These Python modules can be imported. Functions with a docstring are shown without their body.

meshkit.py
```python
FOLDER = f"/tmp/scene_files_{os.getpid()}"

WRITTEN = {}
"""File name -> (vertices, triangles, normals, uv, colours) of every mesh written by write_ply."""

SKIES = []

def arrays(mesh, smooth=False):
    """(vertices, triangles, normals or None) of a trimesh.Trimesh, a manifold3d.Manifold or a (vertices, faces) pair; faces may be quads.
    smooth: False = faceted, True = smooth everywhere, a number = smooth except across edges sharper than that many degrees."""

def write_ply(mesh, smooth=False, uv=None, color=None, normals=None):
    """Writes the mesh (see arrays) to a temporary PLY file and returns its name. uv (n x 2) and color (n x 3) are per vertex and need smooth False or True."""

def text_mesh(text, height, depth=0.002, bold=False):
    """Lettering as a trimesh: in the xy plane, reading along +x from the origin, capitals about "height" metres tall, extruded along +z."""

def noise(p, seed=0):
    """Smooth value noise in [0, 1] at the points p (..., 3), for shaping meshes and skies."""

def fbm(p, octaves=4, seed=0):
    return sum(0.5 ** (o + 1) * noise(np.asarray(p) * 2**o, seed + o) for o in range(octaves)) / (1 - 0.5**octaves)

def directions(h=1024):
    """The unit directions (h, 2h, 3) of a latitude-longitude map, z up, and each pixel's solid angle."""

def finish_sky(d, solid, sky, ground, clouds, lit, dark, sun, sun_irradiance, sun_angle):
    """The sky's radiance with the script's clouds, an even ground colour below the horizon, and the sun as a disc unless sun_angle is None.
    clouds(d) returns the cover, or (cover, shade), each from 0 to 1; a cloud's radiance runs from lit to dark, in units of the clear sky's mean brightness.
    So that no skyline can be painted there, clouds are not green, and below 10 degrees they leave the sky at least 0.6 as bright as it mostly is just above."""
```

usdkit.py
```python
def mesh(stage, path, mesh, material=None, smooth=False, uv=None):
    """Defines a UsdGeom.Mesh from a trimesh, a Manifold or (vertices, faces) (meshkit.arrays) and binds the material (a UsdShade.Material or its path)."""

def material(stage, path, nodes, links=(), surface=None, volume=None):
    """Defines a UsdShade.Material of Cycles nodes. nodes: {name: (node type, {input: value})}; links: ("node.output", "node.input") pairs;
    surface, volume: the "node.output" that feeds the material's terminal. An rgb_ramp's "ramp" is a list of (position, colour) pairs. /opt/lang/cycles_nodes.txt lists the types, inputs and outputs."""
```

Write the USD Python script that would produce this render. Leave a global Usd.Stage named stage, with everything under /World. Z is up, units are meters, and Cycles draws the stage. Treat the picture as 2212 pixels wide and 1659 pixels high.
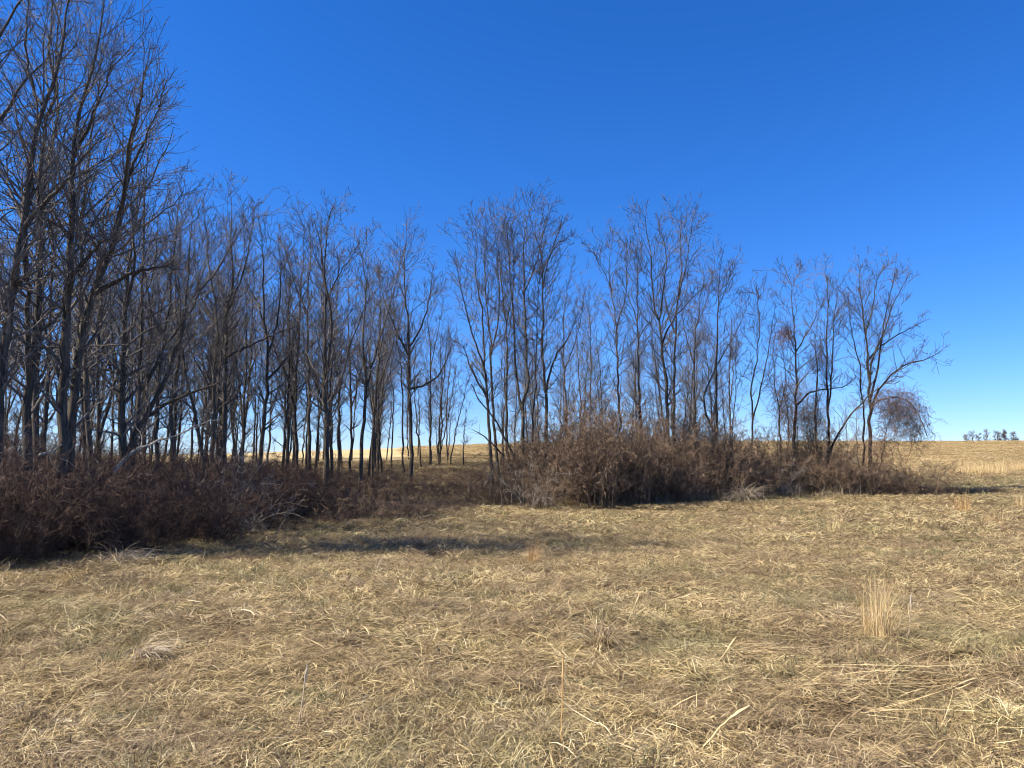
import math, numpy as np, usdkit, meshkit
from pxr import Usd, UsdGeom, UsdLux, UsdShade, Gf, Sdf, Vt

stage = Usd.Stage.CreateInMemory()
UsdGeom.SetStageUpAxis(stage, "Z")
UsdGeom.SetStageMetersPerUnit(stage, 1.0)
UsdGeom.Xform.Define(stage, "/World")
UsdGeom.Scope.Define(stage, "/World/Looks")

# ------------------------------------------------------------------ camera, sky, sun, exposure
EYE, FPX, CX, CY = 1.6, 1660.0, 1106.0, 829.5          # measured in a 2212 x 1659 view of the photograph
PITCH = math.atan(180.5 / FPX)
cam = UsdGeom.Camera.Define(stage, "/World/camera")
cam.AddTranslateOp().Set((0, 0, EYE))
cam.AddRotateXOp().Set(90 + math.degrees(PITCH))
cam.CreateHorizontalApertureAttr(36.0)
cam.CreateVerticalApertureAttr(27.0)
cam.CreateFocalLengthAttr(36.0 * FPX / 2212)
cam.CreateClippingRangeAttr((0.1, 5000.0))
cam.CreateExposureAttr(2.0)

SUN_EL, SUN_AZ = math.radians(45), math.atan2(-1.0, -0.20)   # azimuth = atan2(x, y)
sun_dir = np.array([math.sin(SUN_AZ) * math.cos(SUN_EL), math.cos(SUN_AZ) * math.cos(SUN_EL), math.sin(SUN_EL)])
sky_mat = usdkit.material(stage, "/World/Looks/sky_air", {
    "sky": ("sky_texture", {"sky_type": "single_scattering", "sun_disc": False, "sun_elevation": SUN_EL, "sun_rotation": SUN_AZ,
                            "altitude": 200.0, "air_density": 1.0, "aerosol_density": 0.0, "ozone_density": 10.0}),
    # the phone's vivid colour: less red and green in proportion to blue, over the whole sky alike
    "sep": ("separate_color", {}), "red": ("math", {"math_type": "multiply_add", "value2": -0.148}), "green": ("math", {"math_type": "multiply_add", "value2": -0.165}),
    "r0": ("math", {"math_type": "maximum", "value2": 0.0}), "g0": ("math", {"math_type": "maximum", "value2": 0.0}),
    "join": ("combine_color", {}), "bg": ("background_shader", {"strength": 0.05})},
    [("sky.color", "sep.color"), ("sep.b", "red.value1"), ("sep.r", "red.value3"), ("sep.b", "green.value1"), ("sep.g", "green.value3"), ("red.value", "r0.value1"), ("green.value", "g0.value1"),
     ("r0.value", "join.r"), ("g0.value", "join.g"), ("sep.b", "join.b"), ("join.color", "bg.color")], surface="bg.background")
dome = UsdLux.DomeLight.Define(stage, "/World/sky")
UsdShade.MaterialBindingAPI.Apply(dome.GetPrim()).Bind(sky_mat)
dome.GetPrim().SetCustomDataByKey("kind", "structure")
sun = UsdLux.DistantLight.Define(stage, "/World/sun")
sun.CreateIntensityAttr(0.90)
sun.CreateNormalizeAttr(True)
sun.CreateAngleAttr(0.53)
sun.CreateColorAttr(Gf.Vec3f(1.0, 0.91, 0.76))
sun.AddTransformOp().Set(Gf.Matrix4d().SetRotate(Gf.Rotation(Gf.Vec3d(0, 0, 1), Gf.Vec3d(*map(float, sun_dir)))))

# ------------------------------------------------------------------ naming and tagging
_used = {}
def numbered(name, parent="/World"):
    k = (parent, name)
    n = _used.get(k, 0)
    _used[k] = n + 1
    return f"{parent}/{name}" + (f"_{n:03d}" if n else "")

def tag(prim, label=None, cat=None, group=None, kind=None):
    for k, v in (("label", label), ("category", cat), ("group", group), ("kind", kind)):
        if v:
            prim.SetCustomDataByKey(k, v)
    return prim

def thing(name, label, cat, loc=(0, 0, 0), group=None):
    x = UsdGeom.Xform.Define(stage, numbered(name))
    x.AddTranslateOp().Set(Gf.Vec3d(*map(float, loc)))
    return tag(x.GetPrim(), label, cat, group)

def put(name, vf, mat, parent=None, loc=(0, 0, 0), tint=None, normals=None):
    """One Mesh prim from (vertices, triangles); vertices in world space are moved to the parent's origin."""
    v, f = vf
    path = numbered(name, str(parent.GetPath()) if parent else "/World")
    m = usdkit.mesh(stage, path, (np.asarray(v) - np.asarray(loc), f), mat)
    if tint is not None:
        UsdGeom.PrimvarsAPI(m).CreatePrimvar("tint", Sdf.ValueTypeNames.FloatArray, "vertex").Set(Vt.FloatArray.FromNumpy(np.asarray(tint, np.float32)))
    if normals is not None:
        m.CreateNormalsAttr(Vt.Vec3fArray.FromNumpy(np.asarray(normals, np.float32)))
        m.SetNormalsInterpolation("vertex")
    return m.GetPrim()

# ------------------------------------------------------------------ terrain
def softplus(t, w):
    return np.logaddexp(0, t / w) * w

def ground_height(x, y, bumps=True):
    x, y = np.asarray(x, float), np.asarray(y, float)
    a = np.clip(x / np.maximum(np.abs(y), 8.0), -0.75, 0.75)
    slope = np.interp(a, [-0.7, -0.4, -0.08, 0.2, 0.5, 0.75], [0.074, 0.075, 0.084, 0.072, 0.063, 0.063])
    crest = np.interp(a, [-0.7, -0.4, -0.08, 0.2, 0.5, 0.75], [60, 62, 68, 90, 112, 115.0])
    z = slope * (softplus(y - 23, 2.5) - 1.02 * softplus(y - crest, 6.0))
    if bumps:
        p = np.stack([x, y, np.zeros_like(x)], -1)
        near = np.clip(1.4 - np.hypot(x, y) / 90, 0.15, 1)
        z = z + near * (0.10 * (meshkit.fbm(p * 0.45, 2, 3) - 0.5) + 0.075 * (meshkit.fbm(p * 1.5, 3, 9) - 0.5))
    return z

def ray(u, v):
    r = np.array([(u - CX) / FPX, math.cos(PITCH), math.sin(PITCH)]) + (CY - v) / FPX * np.array([0, -math.sin(PITCH), math.cos(PITCH)])
    return r

def at(u, v, Y):
    r = ray(u, v)
    return np.array([0, 0, EYE]) + r * (Y / r[1])

def ground_at(u, Y):
    z = 0.0
    for _ in range(4):
        depth = Y * math.cos(PITCH) + (z - EYE) * math.sin(PITCH)
        x = (u - CX) / FPX * depth
        z = float(ground_height(x, Y))
    return np.array([x, Y, z])

def on_ground(u, v):
    """Where the sight line through a measured point meets the ground."""
    r, lo = ray(u, v), None
    for Y in np.linspace(2.5, 120, 1200):
        p = np.array([0, 0, EYE]) + r * (Y / r[1])
        if p[2] <= ground_height(p[0], p[1]):
            return np.array([p[0], p[1], float(ground_height(p[0], p[1]))])
    return ground_at(u, 60.0)

# ------------------------------------------------------------------ materials
def mat(name, nodes, links, surface="p.BSDF"):
    return usdkit.material(stage, "/World/Looks/" + name, nodes, links, surface=surface)

def bark(name, dark, light, rough=0.9, blotch=1.3, lo=0.75, hi=1.15):
    return mat(name, {
        "g": ("geometry", {}), "m": ("mapping", {"mapping_type": "point", "scale": (26, 26, 3.2)}),
        "n": ("noise_texture", {"scale": 1.0, "detail": 5.0, "roughness": 0.65}),
        "n2": ("noise_texture", {"scale": blotch, "detail": 3.0}),
        "r": ("rgb_ramp", {"ramp": [(0.32, dark), (0.72, light)]}),
        "r2": ("rgb_ramp", {"ramp": [(0.35, (lo, lo * 1.02, lo * 0.97)), (0.68, (hi, hi * 0.97, hi * 0.93))]}),
        "x": ("mix", {"mix_type": "multiply", "fac": 1.0}),
        "b": ("bump", {"strength": 1.0, "distance": 0.05}),
        "p": ("principled_bsdf", {"roughness": rough, "specular_ior_level": 0.25})},
        [("g.position", "m.vector"), ("m.vector", "n.vector"), ("g.position", "n2.vector"), ("n.fac", "r.fac"), ("n2.fac", "r2.fac"),
         ("r.color", "x.color1"), ("r2.color", "x.color2"), ("x.color", "p.base_color"), ("n.fac", "b.height"), ("b.normal", "p.normal")])

M_BARK = bark("bark", (0.020, 0.017, 0.014), (0.12, 0.10, 0.08))
M_TWIG = bark("twig_bark", (0.055, 0.047, 0.042), (0.205, 0.176, 0.155), 0.75)
M_PALE = bark("weathered_wood", (0.16, 0.14, 0.12), (0.42, 0.38, 0.33), 0.8)
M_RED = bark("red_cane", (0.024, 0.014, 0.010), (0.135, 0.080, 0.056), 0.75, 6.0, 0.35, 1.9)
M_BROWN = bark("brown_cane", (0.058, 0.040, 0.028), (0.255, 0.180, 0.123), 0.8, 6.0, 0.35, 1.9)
M_VINE = bark("vine_stem", (0.07, 0.040, 0.030), (0.25, 0.155, 0.11), 0.8)

def grass(name, ramp, patch=None, amount=0.7, translucent=0.25, scale=0.8, green=None, green_amount=0.5):
    nodes = {
        "a": ("attribute", {"attribute": "tint"}), "g": ("geometry", {}),
        "r": ("rgb_ramp", {"ramp": ramp}),
        "n": ("noise_texture", {"scale": scale, "detail": 4.0, "roughness": 0.6}),
        "f": ("map_range", {"from_min": 0.42, "from_max": 0.66, "to_min": 0.0, "to_max": amount, "clamp": True}),
        "x": ("mix", {"mix_type": "mix", "color2": patch or ramp[0][1]}),
        "off": ("mapping", {"mapping_type": "point", "location": (31.0, 17.0, 5.0)}),
        "n3": ("noise_texture", {"scale": 0.55, "detail": 4.0, "roughness": 0.62}),
        "f3": ("map_range", {"from_min": 0.52, "from_max": 0.70, "to_min": 0.0, "to_max": green_amount if green else 0.0, "clamp": True}),
        "x3": ("mix", {"mix_type": "mix", "color2": green or ramp[0][1]}),
        "p": ("principled_bsdf", {"roughness": 0.6, "specular_ior_level": 0.3}),
        "t": ("translucent_bsdf", {}), "s": ("mix_closure", {"fac": translucent})}
    return mat(name, nodes, [("a.fac", "r.fac"), ("g.position", "n.vector"), ("n.fac", "f.value"), ("f.result", "x.fac"), ("r.color", "x.color1"),
                             ("g.position", "off.vector"), ("off.vector", "n3.vector"), ("n3.fac", "f3.value"), ("f3.result", "x3.fac"), ("x.color", "x3.color1"),
                             ("x3.color", "p.base_color"), ("x3.color", "t.color"), ("p.BSDF", "s.closure1"), ("t.BSDF", "s.closure2")], surface="s.closure")

M_STRAW = grass("dead_grass_blade", [(0.0, (0.045, 0.031, 0.019)), (0.35, (0.19, 0.135, 0.070)), (0.62, (0.42, 0.32, 0.145)), (0.88, (0.63, 0.51, 0.26)), (1.0, (0.74, 0.64, 0.40))],
                patch=(0.20, 0.145, 0.098), amount=0.7, green=(0.17, 0.175, 0.075), green_amount=0.6)
M_FINE = grass("withered_grass_blade", [(0.0, (0.04, 0.028, 0.017)), (0.45, (0.21, 0.15, 0.080)), (0.8, (0.42, 0.32, 0.165)), (1.0, (0.62, 0.50, 0.27))],
               patch=(0.20, 0.143, 0.088), amount=0.7, green=(0.17, 0.165, 0.075), green_amount=0.5)
M_GREEN = grass("green_grass_blade", [(0.0, (0.045, 0.050, 0.022)), (0.6, (0.11, 0.115, 0.05)), (1.0, (0.28, 0.26, 0.13))], patch=(0.28, 0.22, 0.12), amount=0.5)
M_GOLD = grass("golden_stalk", [(0.0, (0.22, 0.13, 0.055)), (0.5, (0.50, 0.355, 0.165)), (1.0, (0.74, 0.61, 0.35))], amount=0.2)
M_ORANGE = grass("russet_stalk", [(0.0, (0.22, 0.11, 0.05)), (0.5, (0.46, 0.26, 0.10)), (1.0, (0.62, 0.43, 0.19))], amount=0.25)
M_GREY = grass("grey_straw", [(0.0, (0.20, 0.155, 0.11)), (0.5, (0.40, 0.325, 0.23)), (1.0, (0.60, 0.52, 0.40))], amount=0.3)
M_FAR = grass("far_straw", [(0.0, (0.16, 0.115, 0.06)), (0.5, (0.40, 0.305, 0.155)), (1.0, (0.64, 0.52, 0.29))], patch=(0.30, 0.225, 0.125), amount=0.5)
M_LEAF = mat("dry_leaf", {"g": ("geometry", {}), "n": ("noise_texture", {"scale": 30.0, "detail": 3.0}), "r": ("rgb_ramp", {"ramp": [(0.3, (0.28, 0.23, 0.14)), (0.7, (0.52, 0.47, 0.32))]}),
                          "p": ("principled_bsdf", {"roughness": 0.6})}, [("g.position", "n.vector"), ("n.fac", "r.fac"), ("r.color", "p.base_color")])

M_GROUND = mat("thatch_ground", {
    "g": ("geometry", {}), "sep": ("separate_xyz", {}),
    "n": ("noise_texture", {"scale": 16.0, "detail": 8.0, "roughness": 0.75}),
    "n2": ("noise_texture", {"scale": 0.35, "detail": 5.0, "roughness": 0.6}),
    "r": ("rgb_ramp", {"ramp": [(0.34, (0.045, 0.032, 0.019)), (0.55, (0.15, 0.108, 0.062)), (0.72, (0.33, 0.25, 0.14))]}),
    "far": ("rgb_ramp", {"ramp": [(0.28, (0.29, 0.215, 0.115)), (0.5, (0.37, 0.285, 0.15)), (0.72, (0.45, 0.35, 0.195))]}),
    "d": ("map_range", {"from_min": 36.0, "from_max": 44.0, "to_min": 0.0, "to_max": 1.0, "clamp": True}),
    "x": ("mix", {"mix_type": "mix"}),
    "b": ("bump", {"strength": 0.8, "distance": 0.06}),
    "p": ("principled_bsdf", {"roughness": 0.95, "specular_ior_level": 0.1})},
    [("g.position", "n.vector"), ("g.position", "n2.vector"), ("g.position", "sep.vector"), ("n.fac", "r.fac"), ("n2.fac", "far.fac"), ("sep.y", "d.value"), ("d.result", "x.fac"),
     ("r.color", "x.color1"), ("far.color", "x.color2"), ("x.color", "p.base_color"), ("n.fac", "b.height"), ("b.normal", "p.normal")])

# ------------------------------------------------------------------ the ground sheet
def spread(lo, hi, step, far_lo, far_hi, growth=1.25):
    xs = list(np.arange(lo, hi + step / 2, step))
    s, x = step, hi
    while x < far_hi:
        s *= growth; x += s; xs.append(x)
    s, x = step, lo
    while x > far_lo:
        s *= growth; x -= s; xs.insert(0, x)
    return np.array(xs)

gx, gy = spread(-22, 32, 0.3, -1400, 1400), spread(2, 46, 0.3, -400, 2000, 1.12)
GX, GY = np.meshgrid(gx, gy, indexing="ij")
GZ = ground_height(GX, GY)
ids = np.arange(GX.size).reshape(GX.shape)
quads = np.stack([ids[:-1, :-1], ids[1:, :-1], ids[1:, 1:], ids[:-1, 1:]], -1).reshape(-1, 4)
gm = usdkit.mesh(stage, "/World/ground", (np.stack([GX, GY, GZ], -1).reshape(-1, 3), quads), M_GROUND, smooth=True)
tag(gm.GetPrim(), "rolling field of dead grass rising to a low crest", "ground", kind="structure")

# ------------------------------------------------------------------ branching geometry, whole levels at a time
def unit(v):
    return v / (np.linalg.norm(v, axis=-1, keepdims=True) + 1e-12)

def tubes(P, R, sides, normals=False):
    """Tubes round N polylines of n points: P (N, n, 3), R (N, n)."""
    N, n = R.shape
    T = unit(np.gradient(P, axis=1))
    main = unit(P[:, -1] - P[:, 0])
    ref = np.where(np.abs(main[:, 2:]) < 0.8, [[0, 0, 1.0]], [[1.0, 0.2, 0]])[:, None]
    A = unit(np.cross(T, ref)); B = np.cross(T, A)
    ang = np.arange(sides) * 2 * np.pi / sides
    D = np.cos(ang)[:, None] * A[:, :, None] + np.sin(ang)[:, None] * B[:, :, None]
    V = P[:, :, None] + R[:, :, None, None] * D
    i, s = np.meshgrid(np.arange(n - 1), np.arange(sides), indexing="ij")
    q = np.stack([i * sides + s, (i + 1) * sides + s, (i + 1) * sides + (s + 1) % sides, i * sides + (s + 1) % sides], -1).reshape(-1, 4)
    t = np.vstack([q[:, [0, 2, 1]], q[:, [0, 3, 2]]])
    F = (t[None] + (np.arange(N) * n * sides)[:, None, None]).reshape(-1, 3)
    out = (V.reshape(-1, 3), F)
    return (out, D.reshape(-1, 3)) if normals else out

def join(parts):
    vs, fs, n = [], [], 0
    for v, f in parts:
        vs.append(v); fs.append(f + n); n += len(v)
    return np.vstack(vs), np.vstack(fs)

def spawn(P, R, per, rng, t0=0.2, t1=0.97, length=(0.5, 1.0), angle=(35, 65), up=0.06, wiggle=0.16, n=6, rmul=0.55, rmin=0.002, rmax=1.0, tip=0.35, low=None):
    """Children growing from N parents. length: metres, (lo, hi), or an array per parent; shortened towards a parent's tip."""
    N, m = R.shape
    per = np.broadcast_to(per, (N,)).astype(int)
    par = np.repeat(np.arange(N), per)
    K = len(par)
    if K == 0:
        return np.zeros((0, n, 3)), np.zeros((0, n))
    t = rng.uniform(t0, t1, K)
    f = t * (m - 1); i = np.minimum(f.astype(int), m - 2); w = (f - i)[:, None]
    base = P[par, i] * (1 - w) + P[par, i + 1] * w
    tan = unit(P[par, i + 1] - P[par, i])
    r0 = R[par, i] * (1 - w[:, 0]) + R[par, i + 1] * w[:, 0]
    side = unit(np.cross(tan, unit(rng.normal(size=(K, 3)))))
    a = np.radians(rng.uniform(*angle, K))[:, None]
    d = unit(np.cos(a) * tan + np.sin(a) * side)
    lo, hi = (np.broadcast_to(np.asarray(x, float), (N,))[par] for x in length)
    L = rng.uniform(lo, hi) * (1.1 - 0.68 * t)
    if low:                                                # short dead branches on the lower stem
        L = L * np.clip(low + (1 - low) * (t - t0) / 0.3, low, 1)
    pts = [base]
    for _ in range(n - 1):
        d = unit(d + up * np.array([0, 0, 1.0]) + wiggle * rng.normal(size=(K, 3)))
        pts.append(pts[-1] + d * (L / (n - 1))[:, None])
    rb = np.clip(r0 * rmul * rng.uniform(0.7, 1.0, K), rmin, rmax)
    RR = rb[:, None] * np.linspace(1, tip, n)[None]
    return np.stack(pts, 1), np.maximum(RR, rmin * 0.7)

def smooth_path(pts, n, rng, wob=0.02):
    """A polyline as n points of a curve through it, with a little crookedness."""
    pts = np.asarray(pts, float)
    s = np.concatenate([[0], np.cumsum(np.linalg.norm(np.diff(pts, axis=0), axis=1))])
    from scipy.interpolate import PchipInterpolator
    q = PchipInterpolator(s, pts, axis=0)(np.linspace(0, s[-1], n))
    k = rng.normal(size=(n, 3)) * wob
    k[0] = 0
    return q + k

def crown_of(stems, rng, dense=1.0, fine=1.0, clear=0.25, twig_r=0.0032, spreadf=1.0):
    """Branches, twigs and twiglets on stems [(points, radii, first fraction that carries branches)]."""
    parts = []
    B, BR, LL = [], [], []
    for P, R, t0 in stems:
        H = np.linalg.norm(np.diff(P, axis=0), axis=1).sum()
        k = max(3, int(H * 4.6 * dense))
        p, r = spawn(P[None], R[None], k, rng, t0, 0.985, (0.12 * H * spreadf + 0.4, 0.27 * H * spreadf + 0.7), (30, 64), 0.06, 0.13, 10, 0.52, 0.0075, 0.036, 0.25, low=0.3)
        B.append(p); BR.append(r)
    B, BR = np.concatenate(B), np.concatenate(BR)
    parts.append(tubes(B, BR, 5))
    len1 = np.linalg.norm(np.diff(B, axis=1), axis=2).sum(1)
    C, CR = spawn(B, BR, np.maximum(2, (len1 * 4.9 * fine).astype(int)), rng, 0.15, 0.98, (0.18 * len1 + 0.12, 0.46 * len1 + 0.2), (28, 62), 0.06, 0.13, 7, 0.62, max(0.0042, 1.15 * twig_r), 0.013, 0.4)
    parts.append(tubes(C, CR, 3))
    # twigs also straight off the stems' upper ends
    for P, R, t0 in stems:
        p, r = spawn(P[None], R[None], int(20 * fine), rng, max(t0, 0.7), 1.0, (0.2, 0.55), (16, 45), 0.08, 0.12, 7, 0.6, 0.0045, 0.012, 0.4)
        C, CR = np.concatenate([C, p]), np.concatenate([CR, r])
        parts.append(tubes(p, r, 3))
    len2 = np.linalg.norm(np.diff(C, axis=1), axis=2).sum(1)
    D, DR = spawn(C, CR, np.maximum(2, (len2 * 3.6 * fine).astype(int)), rng, 0.15, 1.0, (0.08, 0.34), (26, 60), 0.05, 0.13, 3, 0.8, twig_r, 0.0055, 0.6)
    parts.append(tubes(D, DR, 3))
    return join(parts), (D, DR)

# ------------------------------------------------------------------ trees measured one by one
def stem_from_pixels(pts, Y, n, rng, wob, drift=0.0, base=None, toY=None):
    ys = np.linspace(0, 1, len(pts))
    Ye = Y + drift if toY is None else toY
    P = [at(u, v, Y + (Ye - Y) * t) for (u, v), t in zip(pts, ys)]
    if base is not None:
        P = [base] + P
    return smooth_path(P, n, rng, wob)

tree_prims = {}
def measured_tree(label, Y, r, main, limbs=(), seed=0, dense=1.0, fine=1.0, t0=None, name="bare_tree", group=None, top=True):
    """main and limbs: stems as points measured in the photograph, at the tree's distance Y; the foot goes down to the ground."""
    rng = np.random.default_rng(1000 + seed)
    if Y > 25 and len(main) > 4:
        main = main[:-1] + [(main[-1][0], main[-1][1] + 20)]
    t0 = t0 or (0.22 if Y < 27 else 0.3)
    u0 = main[0][0] + 0.12 * (main[0][0] - main[1][0])
    foot = ground_at(u0, Y)
    ft = foot - [0, 0, 0.12]
    prim = thing(name, label, "tree", foot, group)
    main = [p for p in main if at(p[0], p[1], Y)[2] > foot[2] + 0.3] or main
    P = stem_from_pixels(main, Y, 26, rng, 0.016 if Y < 20 else 0.022, drift=rng.normal() * 0.4, base=ft)
    t = np.linspace(0, 1, 26)
    R = 0.88 * r * (1 - t) ** 0.95 * (1 + 0.3 * np.exp(-t * 26 / 0.8)) + 0.004
    vf, nm = tubes(P[None], R[None], 9, True)
    put("trunk", vf, M_BARK, prim, foot, normals=nm)
    stems = [(P, R, t0)]
    for k, L in enumerate(limbs):
        start = at(*L[0], Y)
        i = int(np.argmin(np.linalg.norm(P[:, [0, 2]] - start[[0, 2]], axis=1)))
        Lp = [at(u, v, P[i][1] + 0.0) for u, v in L[1:]]
        dy = rng.normal() * 0.25
        Lp = [p + [0, dy * (q + 1), 0] for q, p in enumerate(Lp)]
        LP = smooth_path([P[i]] + Lp, 16, rng, 0.015)
        t = np.linspace(0, 1, 16)
        LR = min(R[i] * 0.8, r * 0.7) * (1 - t) ** 0.9 + 0.004
        vf, nm = tubes(LP[None], LR[None], 7, True)
        put("limb", vf, M_BARK, prim, foot, normals=nm)
        stems.append((LP, LR, 0.2))
    vf, _ = crown_of(stems, rng, dense, fine * (1.0 if Y < 20 else 0.88), twig_r=0.0040 if Y < 20 else 0.0062)
    put("crown", vf, M_TWIG, prim, foot)
    return prim

T = measured_tree
# left foreground of the grove
T("big dark tree rising off the left edge with sunlit limbs crossing the frame's upper corner", 13.0, 0.13, [(-120, 1100), (-115, 700), (-100, 400), (-92, 100), (-85, -150)],
  [[(-112, 640), (-40, 330), (0, 245), (53, 165), (100, 115), (135, 55)], [(-102, 420), (-40, 210), (0, 155), (50, 75), (120, 0), (160, -70)], [(-115, 900), (-40, 690), (0, 640), (60, 605), (135, 555)]], 1)
T("dark leaning trunk at the left edge that forks high up", 13.0, 0.115, [(-8, 1130), (0, 840), (31, 610), (50, 487), (62, 390), (90, 249), (112, 200), (135, 90), (155, -40), (165, -120)],
  [[(88, 255), (65, 190), (40, 80), (45, -60)], [(52, 480), (110, 440), (165, 405), (215, 350), (262, 330)]], 2)
T("crooked twin trunk second from the left edge, above dark red brambles", 15.0, 0.11, [(55, 1100), (60, 900), (78, 720), (90, 536), (85, 400), (98, 270), (118, 205), (108, 100), (115, 0), (125, -90)],
  [[(62, 850), (88, 740), (118, 660), (140, 560), (180, 470), (205, 380)]], 3)
T("slim dark tree close behind the crooked twin trunk", 16.5, 0.085, [(84, 1080), (76, 900), (84, 640), (84, 516), (103, 358), (124, 250), (120, 110), (132, 0), (140, -80)], [], 4)
T("thick straight trunk sharing one foot with the leaning forked tree", 14.0, 0.125, [(134, 1100), (136, 950), (143, 660), (152, 537), (156, 435), (153, 373), (166, 264), (187, 187), (212, 100), (228, -40)],
  [[(146, 640), (190, 590), (250, 555), (300, 545)], [(160, 330), (215, 290), (270, 230), (310, 180)]], 5)
T("leaning forked tree whose long right limb reaches out over the grove", 14.4, 0.12, [(146, 1100), (152, 940), (174, 753), (193, 660), (236, 550), (262, 470), (275, 370), (296, 249), (310, 170), (328, 95)],
  [[(236, 550), (290, 490), (336, 442), (373, 390), (420, 350), (462, 300)], [(205, 630), (270, 600), (340, 580), (412, 592)], [(276, 360), (320, 300), (350, 250), (372, 190)]], 6)
T("slender tree directly right of the leaning forked trunk", 16.0, 0.07, [(196, 1080), (186, 800), (176, 600), (174, 498), (187, 404), (193, 311), (211, 202), (220, 120), (232, 30)], [], 7)
T("heavy double trunk standing in dense brambles left of the pale fallen limb", 18.0, 0.13, [(271, 1060), (264, 846), (267, 753), (274, 629), (286, 535), (300, 450), (312, 380)], [[(268, 800), (284, 700), (318, 590), (330, 500), (345, 420)]], 8)
T("low bent trunk sweeping up to the right behind the pale fallen limb", 18.0, 0.085, [(262, 1050), (285, 960), (305, 915), (345, 840), (375, 770), (398, 700), (405, 610), (412, 520), (415, 450)],
  [[(312, 905), (400, 860), (470, 838), (540, 800)]], 9, dense=0.8)
T("narrow trunk at the crossing of two diagonal branches", 21.0, 0.085, [(336, 1040), (342, 846), (352, 753), (365, 690), (372, 600), (380, 500), (385, 430)], [[(352, 753), (330, 660), (322, 560), (328, 470)]], 10)
T("wavy upright trunk just left of a trunk that leans back", 23.0, 0.09, [(373, 1030), (370, 877), (383, 815), (389, 722), (386, 597), (389, 489), (392, 440)], [[(389, 720), (412, 640), (430, 560), (436, 480)]], 11)
T("trunk leaning back to the left over the thicket", 22.0, 0.075, [(440, 1020), (420, 893), (404, 815), (395, 768), (380, 640), (378, 560), (368, 470)], [], 12)
T("left trunk of the dark close pair in mid grove", 24.0, 0.10, [(460, 1020), (463, 815), (470, 722), (460, 629), (448, 551), (442, 473), (438, 440)], [[(467, 700), (430, 640), (408, 560), (402, 500)]], 13)
T("right and taller trunk of the dark close pair in mid grove", 24.3, 0.115, [(484, 1020), (485, 815), (488, 691), (504, 597), (498, 520), (501, 450), (497, 410)], [[(490, 690), (520, 590), (535, 510), (540, 450)], [(486, 760), (560, 735), (640, 700)]], 14)
T("lone dark trunk with open sky on both sides of its foot", 25.0, 0.095, [(560, 1020), (575, 846), (578, 753), (569, 675), (570, 597), (563, 500), (558, 460)], [[(577, 760), (602, 680), (610, 600), (604, 520)], [(575, 830), (620, 760), (640, 680)]], 15)
T("left of two thin near-parallel trunks right of the lone dark trunk", 28.0, 0.06, [(619, 1020), (623, 846), (625, 722), (619, 629), (609, 535), (600, 490)], [], 16)
T("right of two thin near-parallel trunks, curving left as it climbs", 28.5, 0.06, [(640, 1020), (637, 846), (628, 753), (622, 660), (630, 560), (640, 500)], [], 17)
T("straight trunk with a bramble mound round its foot", 27.0, 0.085, [(668, 1020), (668, 846), (665, 753), (664, 660), (668, 582), (672, 504), (668, 470)], [[(664, 670), (640, 620), (620, 560), (612, 520)]], 18)
T("thick twin-stemmed tree, tallest in the grove's right half", 26.0, 0.115, [(704, 1020), (703, 846), (700, 753), (703, 660), (696, 566), (684, 490), (664, 445)],
  [[(703, 846), (716, 753), (721, 691), (709, 598), (717, 504), (738, 450)], [(703, 660), (730, 600), (760, 560), (778, 530)]], 19)
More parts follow.
